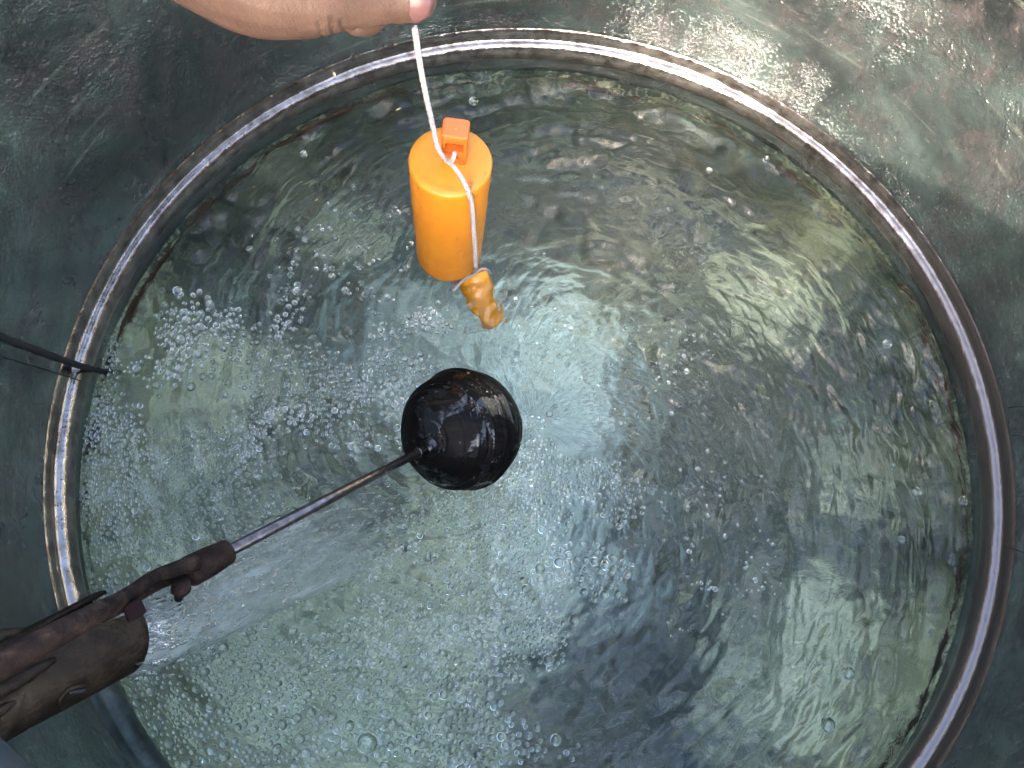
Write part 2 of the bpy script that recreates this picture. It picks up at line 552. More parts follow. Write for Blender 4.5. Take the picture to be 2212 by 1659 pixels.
def height(RR, TT):
    X, Y = RR * np.cos(TT), RR * np.sin(TT)
    # isotropic chop
    h = np.zeros_like(RR)
    for sc, am, sd_ in ((14, .0040, 1), (34, .0034, 2), (72, .0026, 3), (150, .0007, 5)):
        wx = X + .02 * vnoise(X * 9 + 9, Y * 9 + 50, 997, 21 + sd_)
        wy = Y + .02 * vnoise(X * 9 + 9, Y * 9 + 50, 997, 31 + sd_)
        h += am * iso(wx * sc, wy * sc, sd_)
    # swirl: crests drawn out round the tank
    for sc, pt, am, sd_ in ((30, 26, .0052, 7), (64, 56, .0042, 8), (120, 110, .0012, 9)):
        rw = RR + .02 * np.sin(TT * 2 + 1) + .006 * vnoise(X * 7 + 9, Y * 7 + 50, 997, 60 + sd_)
        tw = (TT / (2 * np.pi) + RR * .6) * pt
        h += am * vnoise(rw * sc, tw + 1000 * pt, pt, sd_) * np.clip(RR / .2, 0, 1)
    # sharp little crests, again drawn out along the swirl
    for sc, pt, am, sd_ in ((44, 40, .0026, 11), (85, 84, .0016, 12), (150, 150, .0008, 13)):
        rw = RR + .012 * vnoise(X * 12 + 9, Y * 12 + 50, 997, 80 + sd_)
        tw = (TT / (2 * np.pi) + RR * .9) * pt + .8 * vnoise(X * 16 + 9, Y * 16 + 50, 997, 90 + sd_)
        nn_ = vnoise(rw * sc, tw + 1000 * pt, pt, sd_)
        lvl = np.clip(.65 + .8 * vnoise(X * 8 + 9, Y * 8 + 50, 997, 70), .15, 1.3)
        h += am * lvl * (1 - np.abs(nn_)) ** 2 * 1.4 * np.clip(RR / .15, .25, 1)
    # impact of the jet: stronger chop to the lower left of the ball
    j = pz(830, 1140, Z_W)
    g = np.exp(-(((X - j.x) ** 2 + (Y - j.y) ** 2) / .09 ** 2))
    h *= 1 + .9 * g
    h += .002 * g * vnoise(X * 60 + 40, Y * 60 + 500, 9973, 77)
    return h * np.clip((R_TANK + .004 - RR) / .03, .25, 1) + .003 * (RR / R_TANK) ** 2


H = height(RR, TT)
V = np.stack([RR * np.cos(TT), RR * np.sin(TT), H], -1).reshape(-1, 3)
I = np.arange(NR * NTH).reshape(NR, NTH)
A = I[:-1, :]; Bq = I[1:, :]
Fq = np.stack([A, Bq, np.roll(Bq, -1, 1), np.roll(A, -1, 1)], -1).reshape(-1, 4)
me = bpy.data.meshes.new('water')
me.vertices.add(len(V)); me.vertices.foreach_set('co', V.ravel())
me.loops.add(Fq.size); me.loops.foreach_set('vertex_index', Fq.ravel().astype(np.int32))
me.polygons.add(len(Fq)); me.polygons.foreach_set('loop_start', np.arange(0, Fq.size, 4, dtype=np.int32))
me.polygons.foreach_set('use_smooth', np.ones(len(Fq), dtype=bool))
me.update(calc_edges=True); me.validate()
me.materials.append(M['water'])
water = bpy.data.objects.new('water', me); COL.objects.link(water)
water.location.z = Z_W
tag(water, kind='structure')


def wz(x, y):
    r = np.array([[math.hypot(x, y)]]); t = np.array([[math.atan2(y, x) % (2 * math.pi)]])
    return 0.0


# ------------------------------------------------------------------ bubbles
def ico(sub):
    bm = bmesh.new(); bmesh.ops.create_icosphere(bm, subdivisions=sub, radius=1)
    v = np.array([p.co[:] for p in bm.verts]); f = np.array([[q.index for q in fc.verts] for fc in bm.faces]); bm.free()
    return v, f


def dots_mesh(name, centers, radii, mat, sub=2, squash=None, frames=None):
    v, f = ico(sub)
    C_ = np.array(centers); R_ = np.array(radii)
    n = len(C_)
    jit = 1 + rng.normal(0, .06, (n, 1, 3))
    P = v[None] * R_[:, None, None] * jit
    if squash is not None: P[:, :, 2] *= squash
    if frames is not None: P = np.einsum('nij,nkj->nki', frames, P)
    P = P + C_[:, None, :]
    Fa = f[None] + (np.arange(n) * len(v))[:, None, None]
    P = P.reshape(-1, 3); Fa = Fa.reshape(-1, 3)
    me = bpy.data.meshes.new(name)
    me.vertices.add(len(P)); me.vertices.foreach_set('co', P.ravel())
    me.loops.add(Fa.size); me.loops.foreach_set('vertex_index', Fa.ravel().astype(np.int32))
    me.polygons.add(len(Fa)); me.polygons.foreach_set('loop_start', np.arange(0, Fa.size, 3, dtype=np.int32))
    me.polygons.foreach_set('use_smooth', np.ones(len(Fa), dtype=bool))
    me.update(calc_edges=True)
    me.materials.append(mat)
    o = bpy.data.objects.new(name, me); COL.objects.link(o)
    return o


# patches of bubbles: (u, v, radius_px along, across, angle, count, rmin, rmax in mm)
PATCH = [
    (640, 1480, 260, 120, -10, 1500, 1.2, 3.4), (720, 1600, 300, 70, 0, 900, 1.4, 4.2), (470, 1420, 150, 120, 0, 450, 1.2, 3.0),
    (860, 1340, 170, 90, 20, 900, 1.0, 2.4), (960, 1480, 90, 90, 0, 240, 1.3, 3.2),
    (300, 1120, 140, 110, 90, 1100, 1.0, 2.2), (210, 980, 190, 45, 90, 700, 1.0, 2.2), (480, 1010, 160, 110, 0, 700, .9, 2.0),
    (860, 840, 110, 80, 30, 380, 1.2, 2.6), (660, 880, 120, 70, 0, 260, 1.0, 2.4), (900, 700, 60, 30, 0, 50, 1.2, 2.6),
    (1120, 1120, 90, 150, 20, 650, 1.0, 2.3), (1180, 1230, 90, 70, 0, 200, 1.5, 3.3), (1120, 1300, 60, 120, 0, 260, 1.2, 2.6),
    (1230, 1060, 120, 50, 0, 160, 1.0, 2.2), (1290, 1210, 50, 40, 0, 14, 2.2, 3.8), (1180, 1020, 60, 60, 0, 120, 1.0, 2.4),
    (1000, 1080, 120, 60, 0, 300, .8, 1.8), (960, 1240, 120, 80, 0, 240, .9, 2.2),
    (1080, 1440, 120, 90, 0, 220, 1.1, 2.6), (1040, 1540, 90, 60, 0, 120, 1.8, 4.2), (1140, 940, 40, 60, 0, 60, 1.0, 2.4),
    (400, 760, 110, 60, -50, 120, 1.2, 3.2), (560, 740, 120, 90, 0, 90, 1.0, 2.6), (740, 560, 150, 90, 0, 45, 1.2, 2.6),
    (1400, 760, 260, 160, 0, 70, .8, 1.8), (1550, 1150, 160, 180, 0, 60, .8, 1.6),
]
cell = {}
bc, br = [], []


def try_bubble(x, y, r):
    if math.hypot(x, y) > R_TANK - r - .002: return False
    key = (int(x / .01), int(y / .01))
    for i in (-1, 0, 1):
        for j in (-1, 0, 1):
            for (a, b, c) in cell.get((key[0] + i, key[1] + j), ()):
                if (a - x) ** 2 + (b - y) ** 2 < ((c + r) * .93) ** 2: return False
    cell.setdefault(key, []).append((x, y, r))
    bc.append((x, y)); br.append(r)
    return True


BIG = [(1785, 1565, 15), (1830, 1455, 13), (1980, 1062, 13), (1950, 1165, 8), (2078, 1082, 9), (1930, 1005, 7),
       (1023, 218, 11), (795, 1604, 20), (588, 905, 10), (1530, 372, 8), (1655, 345, 8), (1915, 745, 9),
       (1240, 1340, 12), (1185, 1425, 12), (660, 345, 8), (540, 540, 9), (668, 790, 10)]
bigs = []
for (u, v, rp_) in BIG:
    p = pz(u, v, Z_W); r = rp_ * .80 / F
    cell.setdefault((int(p.x / .01), int(p.y / .01)), []).append((p.x, p.y, r))
    bigs.append((p, r))
bt = pz(998, 928, 0.0)
for (u, v, a, b, ang, cnt, r0, r1) in PATCH:
    ca, sa = math.cos(math.radians(ang)), math.sin(math.radians(ang))
    hubs = [(random.gauss(0, .55), random.gauss(0, .55), random.uniform(.08, .30)) for _ in range(12)]
    tries = got = 0
    while got < cnt * 1.7 and tries < cnt * 8:
        tries += 1
        hx, hy, hs_ = random.choice(hubs)
        s, t = hx + random.gauss(0, hs_), hy + random.gauss(0, hs_)
        uu = u + ca * s * a - sa * t * b; vv = v + sa * s * a + ca * t * b
        p = pz(uu, vv, Z_W)
        if (p.x - bt.x) ** 2 + (p.y - bt.y) ** 2 < .046 ** 2: continue
        r = (r0 + (r1 - r0) * random.random() ** 2.2) * .00158
        if try_bubble(p.x, p.y, r): got += 1
# height of the water over each bubble
bca = np.array(bc); bra = np.array(br)
hh = height(np.hypot(bca[:, 0], bca[:, 1]), np.arctan2(bca[:, 1], bca[:, 0]) % (2 * np.pi))
cen = np.stack([bca[:, 0], bca[:, 1], hh + Z_W + bra * .12], 1)
o = dots_mesh('bubbles', cen, bra, M['bubble'], 2)
tag(o, 'countless small air bubbles crowding under the water surface', 'bubbles', kind='stuff')
print('bubbles', len(bra))
names = ['large air bubble near the lower right edge, the lowest of the lone ones', 'large oval bubble above the lowest one at lower right',
         'lone bubble in the plain green water at right', 'small bubble below the lone one at far right', 'bubble beside the rusty line at the right wall',
         'tiny lone bubble in calm water right of centre', 'bubble above the orange float near the far wall', 'biggest bubble in the foam at the bottom edge',
         'bubble amid foam left of the black ball', 'small bubble left of its twin in the pale reflections at upper right',
         'small bubble under the sunlit glitter at upper right', 'bubble near the streaks at far right above middle',
         'topmost bubble of the chain below the black ball', 'lower bubble of the chain below the black ball',
         'bubble by the rust stain at upper left', 'bubble in the dark ripples left of the float', 'bubble between the black cable and the ball']
for (p, r), nm in zip(bigs, names):
    hz = float(height(np.array([math.hypot(p.x, p.y)]), np.array([math.atan2(p.y, p.x) % (2 * math.pi)]))[0])
    v, f = ico(3)
    o = mesh_obj('air_bubble', v * r, f, M['bubble'])
    o.location = (p.x, p.y, Z_W + hz + r * .1)
    tag(o, nm, 'bubble', 'large lone bubbles on the water')

# ------------------------------------------------------------------ float valve
valve = empty('float_valve', pd(60, 1480, .40))
tag(valve, 'old brass float valve with rusty lever, steel rod and black ball float', 'float valve')
VL = Vector(valve.location)


def vp(name, geo, mat, parent=valve, smooth=True):
    v_, f_ = geo
    base = VL if parent is valve else VL
    v_ = [tuple(Vector(q) - base) for q in v_]
    return mesh_obj(name, v_, f_, mat, parent, smooth)


BR = .0598
# ball with moulded ridges along circles round the rod axis
RODP = pd(495, 1190, .505)
rdir = (RODP - bt).normalized()
axis = Vector((-.55, -.38, .74)).normalized()
q = axis.to_track_quat('Z', 'Y').to_matrix()
pv, pf = [], []
NB, NS = 150, 128
for i in range(NB + 1):
    phi = math.pi * i / NB
    lat = 90 - math.degrees(phi)
    g = 0
    for L0, wd, dp in ((31, .9, -.0011), (25.5, .9, .0009), (14, .8, -.0008), (5.5, .8, -.0010), (0, 1.3, .0013), (52, .7, -.0006), (70, .7, -.0006), (41, .6, .0005)):
        g += 1.5 * dp * math.exp(-((lat - L0) / wd) ** 2)
    for j in range(NS):
        t = 2 * math.pi * j / NS
        r = BR + g + .0003 * math.sin(5 * t + lat * .1)
        pv.append(bt + q @ Vector((r * math.sin(phi) * math.cos(t), r * math.sin(phi) * math.sin(t), r * math.cos(phi))))
for i in range(NB):
    for j in range(NS):
        j2 = (j + 1) % NS
        pf.append((i * NS + j, (i + 1) * NS + j, (i + 1) * NS + j2, i * NS + j2))
o = vp('float_ball', (pv, pf), M['ball'])
o['label'] = 'glossy black plastic ball float with ridges and water beads'
# boss where the rod screws in
boss = [bt + rdir * d for d in (BR - .004, BR + .001, BR + .0035, BR + .0065)]
vp('ball_boss', tube_geo(boss, [.0105, .0095, .0068, .0062], 24), M['ball'])
# beads of water on the ball
dc, dr, fr = [], [], []
up_ = (CAMP - bt).normalized()
for _ in range(260):
    d = (Vector((random.gauss(0, 1), random.gauss(0, 1), random.gauss(0, 1)))).normalized()
    if d.dot(up_) < .05: continue
    if random.random() < .55:
        d = (d * .45 + Vector((.45, .35, .75))).normalized()
    dc.append(bt + d * (BR + .0001) - VL); dr.append(random.choice((.0004, .0006, .0008, .0012, .0018)))
    m3 = d.to_track_quat('Z', 'Y').to_matrix()
    fr.append(np.array(m3))
o = dots_mesh('ball_drops', [tuple(c_) for c_ in dc], dr, M['drop'], 2, .45, np.array(fr)); o.parent = valve
o['kind'] = 'stuff'
# rod
rod = [bt + rdir * (BR - .002), bt + rdir * ((RODP - bt).length * .5), RODP + rdir * .02]
vp('float_rod', tube_geo(rod, .0041, 20), M['rod'])
# collars on the rod
c0 = bt + rdir * (BR + .017)
vp('rod_collar', tube_geo([c0, c0 + rdir * .0016], .0047, 20), M['rod'])
# sleeve (rusty socket)
s0 = RODP; s1 = pd(400, 1240, .482)
sdir = (s1 - s0).normalized()
vp('socket', tube_geo([s0, s0 + sdir * .001, s0 + (s1 - s0) * .5, s1 - sdir * .004, s1 + sdir * .004], [.0076, .0083, .0098, .0102, .0066], 28), M['rust'])
pn0 = pd(393, 1262, .470); pn1 = pd(386, 1292, .487)
vp('set_screw', tube_geo([pn0, pn0 + (pn1 - pn0) * .3, pn0 + (pn1 - pn0) * .31, pn1], [.0054, .0060, .0036, .0028], 14), M['rust'])
# lever: forged bar that runs from the socket to the pivot
lv = catmull([pd(425, 1214, .478), pd(372, 1232, .466), pd(330, 1247, .452), pd(270, 1289, .428), pd(200, 1328, .398), pd(120, 1372, .380), pd(20, 1428, .370), pd(-120, 1500, .36)], 6)
lr = [.0054, .0047, .0038, .0044, .0058, .0066, .0072, .0074]
lrr = [lr[min(int(i / 6), 7)] * (1 - (i / 6) % 1) + lr[min(int(i / 6) + 1, 7)] * ((i / 6) % 1) for i in range(len(lv))]
vp('lever', tube_geo(lv, lrr, 16), M['rust'])
lv2 = catmull([pd(400, 1248, .482), pd(360, 1257, .474), pd(315, 1279, .455), pd(262, 1312, .425), pd(220, 1335, .41)], 6)
vp('lower_fork', tube_geo(lv2, .0030, 10), M['rust'])
# thin sheet guard over the lever
lv3 = catmull([pd(292, 1290, .440), pd(262, 1292, .425), pd(225, 1315, .405), pd(190, 1338, .392)], 5)
vp('guard_wire', tube_geo(lv3, .0018, 8), M['pin'])

# housing: open barrel whose mouth points into the tank
mc = pd(238, 1372, .450); hb = pd(-160, 1575, .395)
hax = (mc - hb).normalized()
tocam = (CAMP - mc).normalized()
hn = (tocam - hax * tocam.dot(hax)).normalized()
hs = hax.cross(hn)
if hs.dot(ray(300, 1500) - ray(300, 1400)) < 0: hs = -hs
HR = .0262
L = (mc - hb).length
hv, hf = [], []
NA, NL = 60, 30
for side, rad in ((0, HR), (1, HR - .0022)):
    for i in range(NL + 1):
        for j in range(NA):
            a = 2 * math.pi * j / NA       # 0 = towards the camera, +90 = towards the lower side
            s = math.cos(a) * hn + math.sin(a) * hs
            # slot on the upper camera side, where the lever lies
            am = (math.degrees(a) + 180) % 360 - 180
            end = HR * .62 * math.cos(a) if abs(am) < 90 else 0.0
            if -64 < am < -16:
                end = -.030 * min(1, (min(am + 64, -16 - am)) / 6)
            t = i / NL
            hv.append(hb + hax * ((L + end) * t) + s * rad * (1 + .03 * math.sin(3 * t + 2 * a) + .008 * math.sin(9 * t + 5 * a)))
n1 = (NL + 1) * NA
for side in (0, 1):
    for i in range(NL):
        for j in range(NA):
            j2 = (j + 1) % NA
            f = (side * n1 + i * NA + j, side * n1 + i * NA + j2, side * n1 + (i + 1) * NA + j2, side * n1 + (i + 1) * NA + j)
            hf.append(f if side == 0 else f[::-1])
for j in range(NA):
    j2 = (j + 1) % NA
    hf.append((NL * NA + j, NL * NA + j2, n1 + NL * NA + j2, n1 + NL * NA + j))
o = vp('valve_barrel', (hv, hf), M['brass'])
o['label'] = 'tarnished brass barrel with a slot for the lever'


def on_barrel(l, adeg, h=0.0):
    a = math.radians(adeg)
    return mc - hax * l + (math.cos(a) * hn + math.sin(a) * hs) * (HR + h)


# cast ribs and ears along the lever
for nm, pts, r in (('cast_rib', [on_barrel(.030, -4, .0005), on_barrel(.055, 0, .002), on_barrel(.085, 4, .002), on_barrel(.12, 8, 0)], .0042),
                   ('cast_rib', [on_barrel(.052, 18, -.001), on_barrel(.075, 22, .001), on_barrel(.11, 28, 0)], .0040),
                   ('pivot_ear', [on_barrel(.036, -78, -.002), on_barrel(.06, -72, .003), on_barrel(.095, -66, .002)], .0048)):
    path = catmull(pts, 5)
    n = len(path)
    vp(nm, tube_geo(path, [r * (.35 + .65 * math.sin(math.pi * i / (n - 1)) ** .6) for i in range(n)], 12), M['brass'])
# raised cast letter on the barrel
letter = [on_barrel(.036, 60, .0002), on_barrel(.036, 46, .0006), on_barrel(.0335, 40, .0006), on_barrel(.030, 36, .0008), on_barrel(.026, 38, .0008), on_barrel(.022, 44, .0002)]
vp('cast_mark', tube_geo(catmull(letter, 5), .0013, 8), M['brass'])
letter2 = [on_barrel(.0305, 41, .0004), on_barrel(.0265, 46, .0004), on_barrel(.0235, 50, .0002)]
vp('cast_mark_recess', tube_geo(catmull(letter2, 4), .0014, 8), M['black'])
# cotter pin
a_, b_ = pd(270, 1329, .424), pd(311, 1309, .428)
dd = (b_ - a_)
nn = dd.cross(tocam).normalized()
hh_ = .0050
tt_ = tocam * .004
cs = [a_ + nn * hh_, a_ - nn * hh_, b_ - nn * hh_ * 1.1, b_ + nn * hh_ * .8]
cv = [c_ + tt_ for c_ in cs] + [c_ - tt_ for c_ in cs]
pin_o = vp('pivot_pin', (cv, [(0, 1, 2, 3), (7, 6, 5, 4), (0, 4, 5, 1), (1, 5, 6, 2), (2, 6, 7, 3), (3, 7, 4, 0)]), M['pin'], smooth=False)
bvm = pin_o.modifiers.new('b', 'BEVEL'); bvm.width = .0012; bvm.segments = 2

# grey supply hose cut by the lower left corner of the picture
h0 = catmull([pd(-200, 1560, .26), pd(-60, 1680, .25), pd(10, 1770, .24), pd(60, 1900, .235)], 6)
o = mesh_obj('supply_hose', *tube_geo(h0, .0125, 20), M['hose'])
tag(o, 'blurred dark grey hose at the lower left corner below the valve', 'hose')

# ------------------------------------------------------------------ water jet from the barrel
js = [((225, 1385), .450, 60, 0), ((285, 1378), .466, 80, 0), ((350, 1350), .49, 82, 0), ((450, 1300), .545, 86, 0), ((560, 1240), .60, 92, 0), ((680, 1185), .67, 95, 0), ((780, 1140), .735, 92, 0), ((850, 1110), None, 80, 0)]
path, wid = [], []
for (uv, D, hw, _) in js:
    p = pd(uv[0], uv[1], D) if D else pz(uv[0], uv[1], Z_W - .01)
    path.append(p); wid.append(hw * ((D or .79) / F))
pp = catmull(path, 8)
wi = np.interp(np.linspace(0, len(wid) - 1, len(pp)), range(len(wid)), wid)
jv, jf = [], []
NSG = 48
for i, p in enumerate(pp):
    T = (pp[min(i + 1, len(pp) - 1)] - pp[max(i - 1, 0)]).normalized()
    tc = (CAMP - p).normalized()
    S = T.cross(tc).normalized(); N = S.cross(T).normalized()
    for kx in range(NSG):
        a = 2 * math.pi * kx / NSG
        wob = 1 + .03 * math.sin(5 * a + i * .15) + .03 * math.sin(9 * a - i * .1)
        jv.append(p + S * wi[i] * math.cos(a) * wob + N * .016 * math.sin(a) * wob)
for i in range(len(pp) - 1):
    for kx in range(NSG):
        k2 = (kx + 1) % NSG
        jf.append((i * NSG + kx, i * NSG + k2, (i + 1) * NSG + k2, (i + 1) * NSG + kx))
jet = bpy.data.objects.new('tmp', None)
jo = pp[0]
jx = (pp[-1] - pp[0]).normalized()
jm = jx.to_track_quat('X', 'Z').to_matrix().to_4x4(); jm.translation = jo
inv = jm.inverted()
print('jet length', (pp[-1] - pp[0]).length)
bpy.data.objects.remove(jet)
o = mesh_obj('water_jet', [tuple(inv @ v_) for v_ in jv], jf, M['spray'])
o.matrix_world = jm
tag(o, 'clear fan of water gushing from the brass barrel under the rod', 'water jet', kind='stuff')
# flying drops and streaks in the jet
sc_, sr_, sf_ = [], [], []
for _ in range(1500):
    i = random.randrange(4, len(pp) - 1)
    p = pp[i]
    T = (pp[i + 1] - pp[i - 1]).normalized()
    tc = (CAMP - p).normalized(); S = T.cross(tc).normalized(); N = S.cross(T).normalized()
    sc_.append(tuple(p + T * random.uniform(-.01, .01) + S * wi[i] * random.gauss(0, .50) + N * random.uniform(.008, .028)))
    sr_.append(random.choice((.0004, .0006, .0009, .0013)))
    m3 = Matrix((T * 3.2, S, N)).transposed()
    sf_.append(np.array(m3))
o = dots_mesh('jet_drops', sc_, sr_, M['drop'], 1, None, np.array(sf_))
tag(o, 'stretched drops of water flying above the gushing fan', 'water drops', kind='stuff')

# ------------------------------------------------------------------ orange float
fb = pz(969, 545, .02)
FX, FY = fb.x, fb.y
Z0, Z1 = .016, .180
fl = empty('orange_float', (FX, FY, Z0))
tag(fl, 'bright orange cylinder float hanging on a white cord above the water', 'float')
fl.rotation_euler = (0.0, math.radians(2.2), 0)
HH = Z1 - Z0
prof = [(.0001, 0), (.028, 0), (.0315, .0006), (.0332, .003)]
for i in range(1, 25):
    t = i / 25
    prof.append((.0333 + .0024 * t + .00018 * math.sin(t * 31), .003 + (HH - .007) * t))
prof += [(.0357, HH - .003), (.0350, HH - .0012), (.0335, HH), (.026, HH + .0004), (.0001, HH + .0006)]
v_, f_ = revolve(prof, 96)
v_ = [(x * (1 + .006 * math.sin(3 * math.atan2(y, x) + z * 40)), y * (1 + .006 * math.sin(3 * math.atan2(y, x) + z * 40)), z) for x, y, z in v_]
mesh_obj('body', v_, f_, M['orange'], fl)


# knob with a window and a hole, facing the viewer side
def knob():
    w_, d_, h_ = .0112, .0096, .038
    yf = -d_

    def rr_loop(w, d, z, r=.003, n=5):
        out = []
        for cx_, cy_, a0 in ((w - r, d - r, 0), (-w + r, d - r, 90), (-w + r, -d + r, 180), (w - r, -d + r, 270)):
            for i in range(n):
                a = math.radians(a0 + 90 * i / (n - 1))
                out.append((cx_ + r * math.cos(a), cy_ + r * math.sin(a), z))
        return out
    loops = [rr_loop(w_ * .93, d_ * .93, 0), rr_loop(w_ * .93, d_ * .93, .008), rr_loop(w_ * .96, d_ * .96, h_ * .5), rr_loop(w_, d_, h_ - .004), rr_loop(w_ * .985, d_ * .985, h_ - .0015), rr_loop(w_ * .92, d_ * .92, h_ - .0003), rr_loop(w_ * .8, d_ * .8, h_)]
    n = len(loops[0])
    V_, F_ = [], []
    for l in loops: V_ += l
    for i in range(len(loops) - 1):
        for k_ in range(n):
            F_.append((i * n + k_, i * n + (k_ + 1) % n, (i + 1) * n + (k_ + 1) % n, (i + 1) * n + k_))
    F_.append(tuple(range(n))[::-1]); F_.append(tuple((len(loops) - 1) * n + k_ for k_ in range(n)))
    return V_, F_, w_, d_, h_


KV, KF, kw, kd, kh = knob()
kn = mesh_obj('knob', KV, KF, M['orange_knob'], fl)
kn.location = (.0035, .0045, HH)
kn.rotation_euler = (0, 0, math.radians(-6))
# cutters for the window and the hole
cut = bmesh.new()
bmesh.ops.create_cube(cut, size=1, matrix=Matrix.Translation((0, -.004, .0235)) @ Matrix.Diagonal((.0150, .030, .0105, 1)))
bmesh.ops.create_cone(cut, cap_ends=True, segments=20, radius1=.0032, radius2=.0032, depth=.04, matrix=Matrix.Translation((.0004, -.004, .0110)) @ Matrix.Rotation(math.pi / 2, 4, 'X'))
cme = bpy.data.meshes.new('cutter'); cut.to_mesh(cme); cut.free()
cob = bpy.data.objects.new('cutter', cme); COL.objects.link(cob); cob.parent = fl
cob.location = kn.location; cob.rotation_euler = kn.rotation_euler
md = kn.modifiers.new('b', 'BOOLEAN'); md.operation = 'DIFFERENCE'; md.object = cob; md.solver = 'EXACT'
bpy.context.view_layer.update()
dg = bpy.context.evaluated_depsgraph_get()
nm_ = bpy.data.meshes.new_from_object(kn.evaluated_get(dg))
kn.modifiers.clear()
kn.data = nm_
bpy.data.objects.remove(cob)
for p_ in nm_.polygons: p_.use_smooth = False
o = mesh_obj('window_bar', [(-.0065, -.002, .0190), (.0065, -.002, .0190), (.0065, -.002, .0235), (-.0065, -.002, .0235), (-.0065, .001, .0190), (.0065, .001, .0190), (.0065, .001, .0235), (-.0065, .001, .0235)],
             [(0, 1, 2, 3), (5, 4, 7, 6), (3, 2, 6, 7), (4, 5, 1, 0), (1, 5, 6, 2), (4, 0, 3, 7)], M['amber'], kn, False)
v_, f_ = revolve([(.0001, .0007), (.0006, .0006), (.0009, 0)], 12)
o = mesh_obj('moulding_pip', v_, f_, M['amber'], kn)
o.location = (0, -.001, kh - .0001)

fd, fr_, ff_ = [], [], []
for _ in range(150):
    if random.random() < .6:
        a = random.uniform(-2.9, -.3); rr0 = random.uniform(.026, .034) if random.random() < .7 else random.uniform(.005, .03)
        fd.append((rr0 * math.cos(a), rr0 * math.sin(a), HH + .0002)); ff_.append(np.eye(3))
    else:
        a = random.uniform(-3.0, -.2); zz = random.uniform(.02, HH - .004) ; rr0 = .0334 + .0024 * zz / HH
        fd.append((rr0 * math.cos(a), rr0 * math.sin(a), zz)); c_, s_ = math.cos(a), math.sin(a)
        ff_.append(np.array([[-s_, 0, c_], [c_, 0, s_], [0, 1, 0]]))
    fr_.append(random.choice((.0004, .0006, .0008, .0012)))
o = dots_mesh('water_beads', fd, fr_, M['drop'], 2, .4, np.array(ff_)); o.parent = fl; o['kind'] = 'stuff'

# submerged second piece: crumpled amber tag tied under the float
wt_a = pz(1018, 590, -.038); wt_b = pz(1064, 712, -.072)
dv = (wt_b - wt_a)
wt = empty('orange_weight', wt_a)
tag(wt, 'small crumpled amber cylinder under the water below the orange float', 'float weight')
wpath = [dv * (i / 24) for i in range(25)]
wr_0 = [.0190 - .0035 * (i / 24) for i in range(25)]
wr_0[0] = .017; wr_0[-1] = .009
v_, f_ = tube_geo(wpath, wr_0, 40)
for i in range(len(v_)):
    a_i, k_i = divmod(i, 40)
    c_ = wpath[a_i]; q_0 = Vector(v_[i]) - c_
    v_[i] = tuple(c_ + q_0 * (1 + .05 * math.sin(k_i * .47 + a_i * .55) + .04 * math.sin(k_i * .31 - a_i * .9 + 2)))
mesh_obj('body', v_, f_, M['amber'], wt)


# ------------------------------------------------------------------ cord
def z_top(dx): return Z1 + .0022


cw = .0021
cp = [pd(896, 60, .50), pd(906, 130, .535), pd(920, 205, .572), pd(933, 262, .600)]
cp += [pd(944, 312, .622), pd(957, 338, .628), pd(972, 352, .630), pd(985, 366, .632), pd(1002, 392, .634), pd(1013, 418, .640), pd(1019, 440, .655),
       pd(1022, 480, .683), pd(1026, 530, .715), pd(1028, 575, .745)]
cord = empty('cord', pd(896, 60, .50))
tag(cord, 'thin white braided cord held by the hand and looped to the float', 'cord')
CO = Vector(cord.location)


def braid(name, pts, r, n=10):
    path = catmull(pts, n)
    parts = []
    # dense resample
    d = [0]
    for a, b in zip(path, path[1:]): d.append(d[-1] + (b - a).length)
    step = .0011
    N_ = max(8, int(d[-1] / step))
    xs = np.linspace(0, d[-1], N_)
    co = np.array([tuple(p) for p in path])
    rs = [Vector((np.interp(x, d, co[:, 0]), np.interp(x, d, co[:, 1]), np.interp(x, d, co[:, 2]))) for x in xs]
    parts.append(tube_geo(rs, r * .78, 10))
    # strands
    T = [(rs[min(i + 1, N_ - 1)] - rs[max(i - 1, 0)]).normalized() for i in range(N_)]
    Nn = T[0].orthogonal().normalized()
    Fr = []
    for i in range(N_):
        Nn = (Nn - T[i] * Nn.dot(T[i])).normalized(); Fr.append((Nn.copy(), T[i].cross(Nn)))
    for hand_, ph in ((1, 0), (1, 2.09), (1, 4.19), (-1, 1), (-1, 3.1), (-1, 5.2)):
        st = []
        for i in range(N_):
            a = hand_ * xs[i] / .0085 * 2 * math.pi + ph
            rr_ = r * (.70 + .12 * math.sin(a * 3))
            st.append(rs[i] + Fr[i][0] * rr_ * math.cos(a) + Fr[i][1] * rr_ * math.sin(a))
        parts.append(tube_geo(st, r * .36, 6))
    V_, F_ = join_geo(parts)
    V_ = [tuple(Vector(p) - CO) for p in V_]
    return mesh_obj(name, V_, F_, M['cord'], cord)


braid('main_line', cp, cw)
braid('knob_loop', [pd(958, 340, .628), pd(968, 350, .624), pd(976, 348, .618), pd(981, 338, .612), pd(982, 328, .612)], .0019)
braid('tail_loop', [pd(1028, 575, .745), pz(1024, 587, -.020), pz(1014, 597, -.025), pz(1000, 606, -.027), pz(988, 617, -.027), pz(979, 627, -.028), pz(982, 612, -.034), pz(988, 602, -.040)], .0019)
braid('tail_loop_end', [pz(1016, 596, -.022), pz(1028, 589, -.022), pz(1040, 581, -.024), pz(1052, 583, -.030), pz(1060, 592, -.040)], .0015)

# ------------------------------------------------------------------ person's hand
HD = .50
tipu, tipv = 903, 40


def hp(u, v, D): return pd(u, v, D)


# overlapping tapered pieces, merged by a voxel remesh into one skin
blobs = []


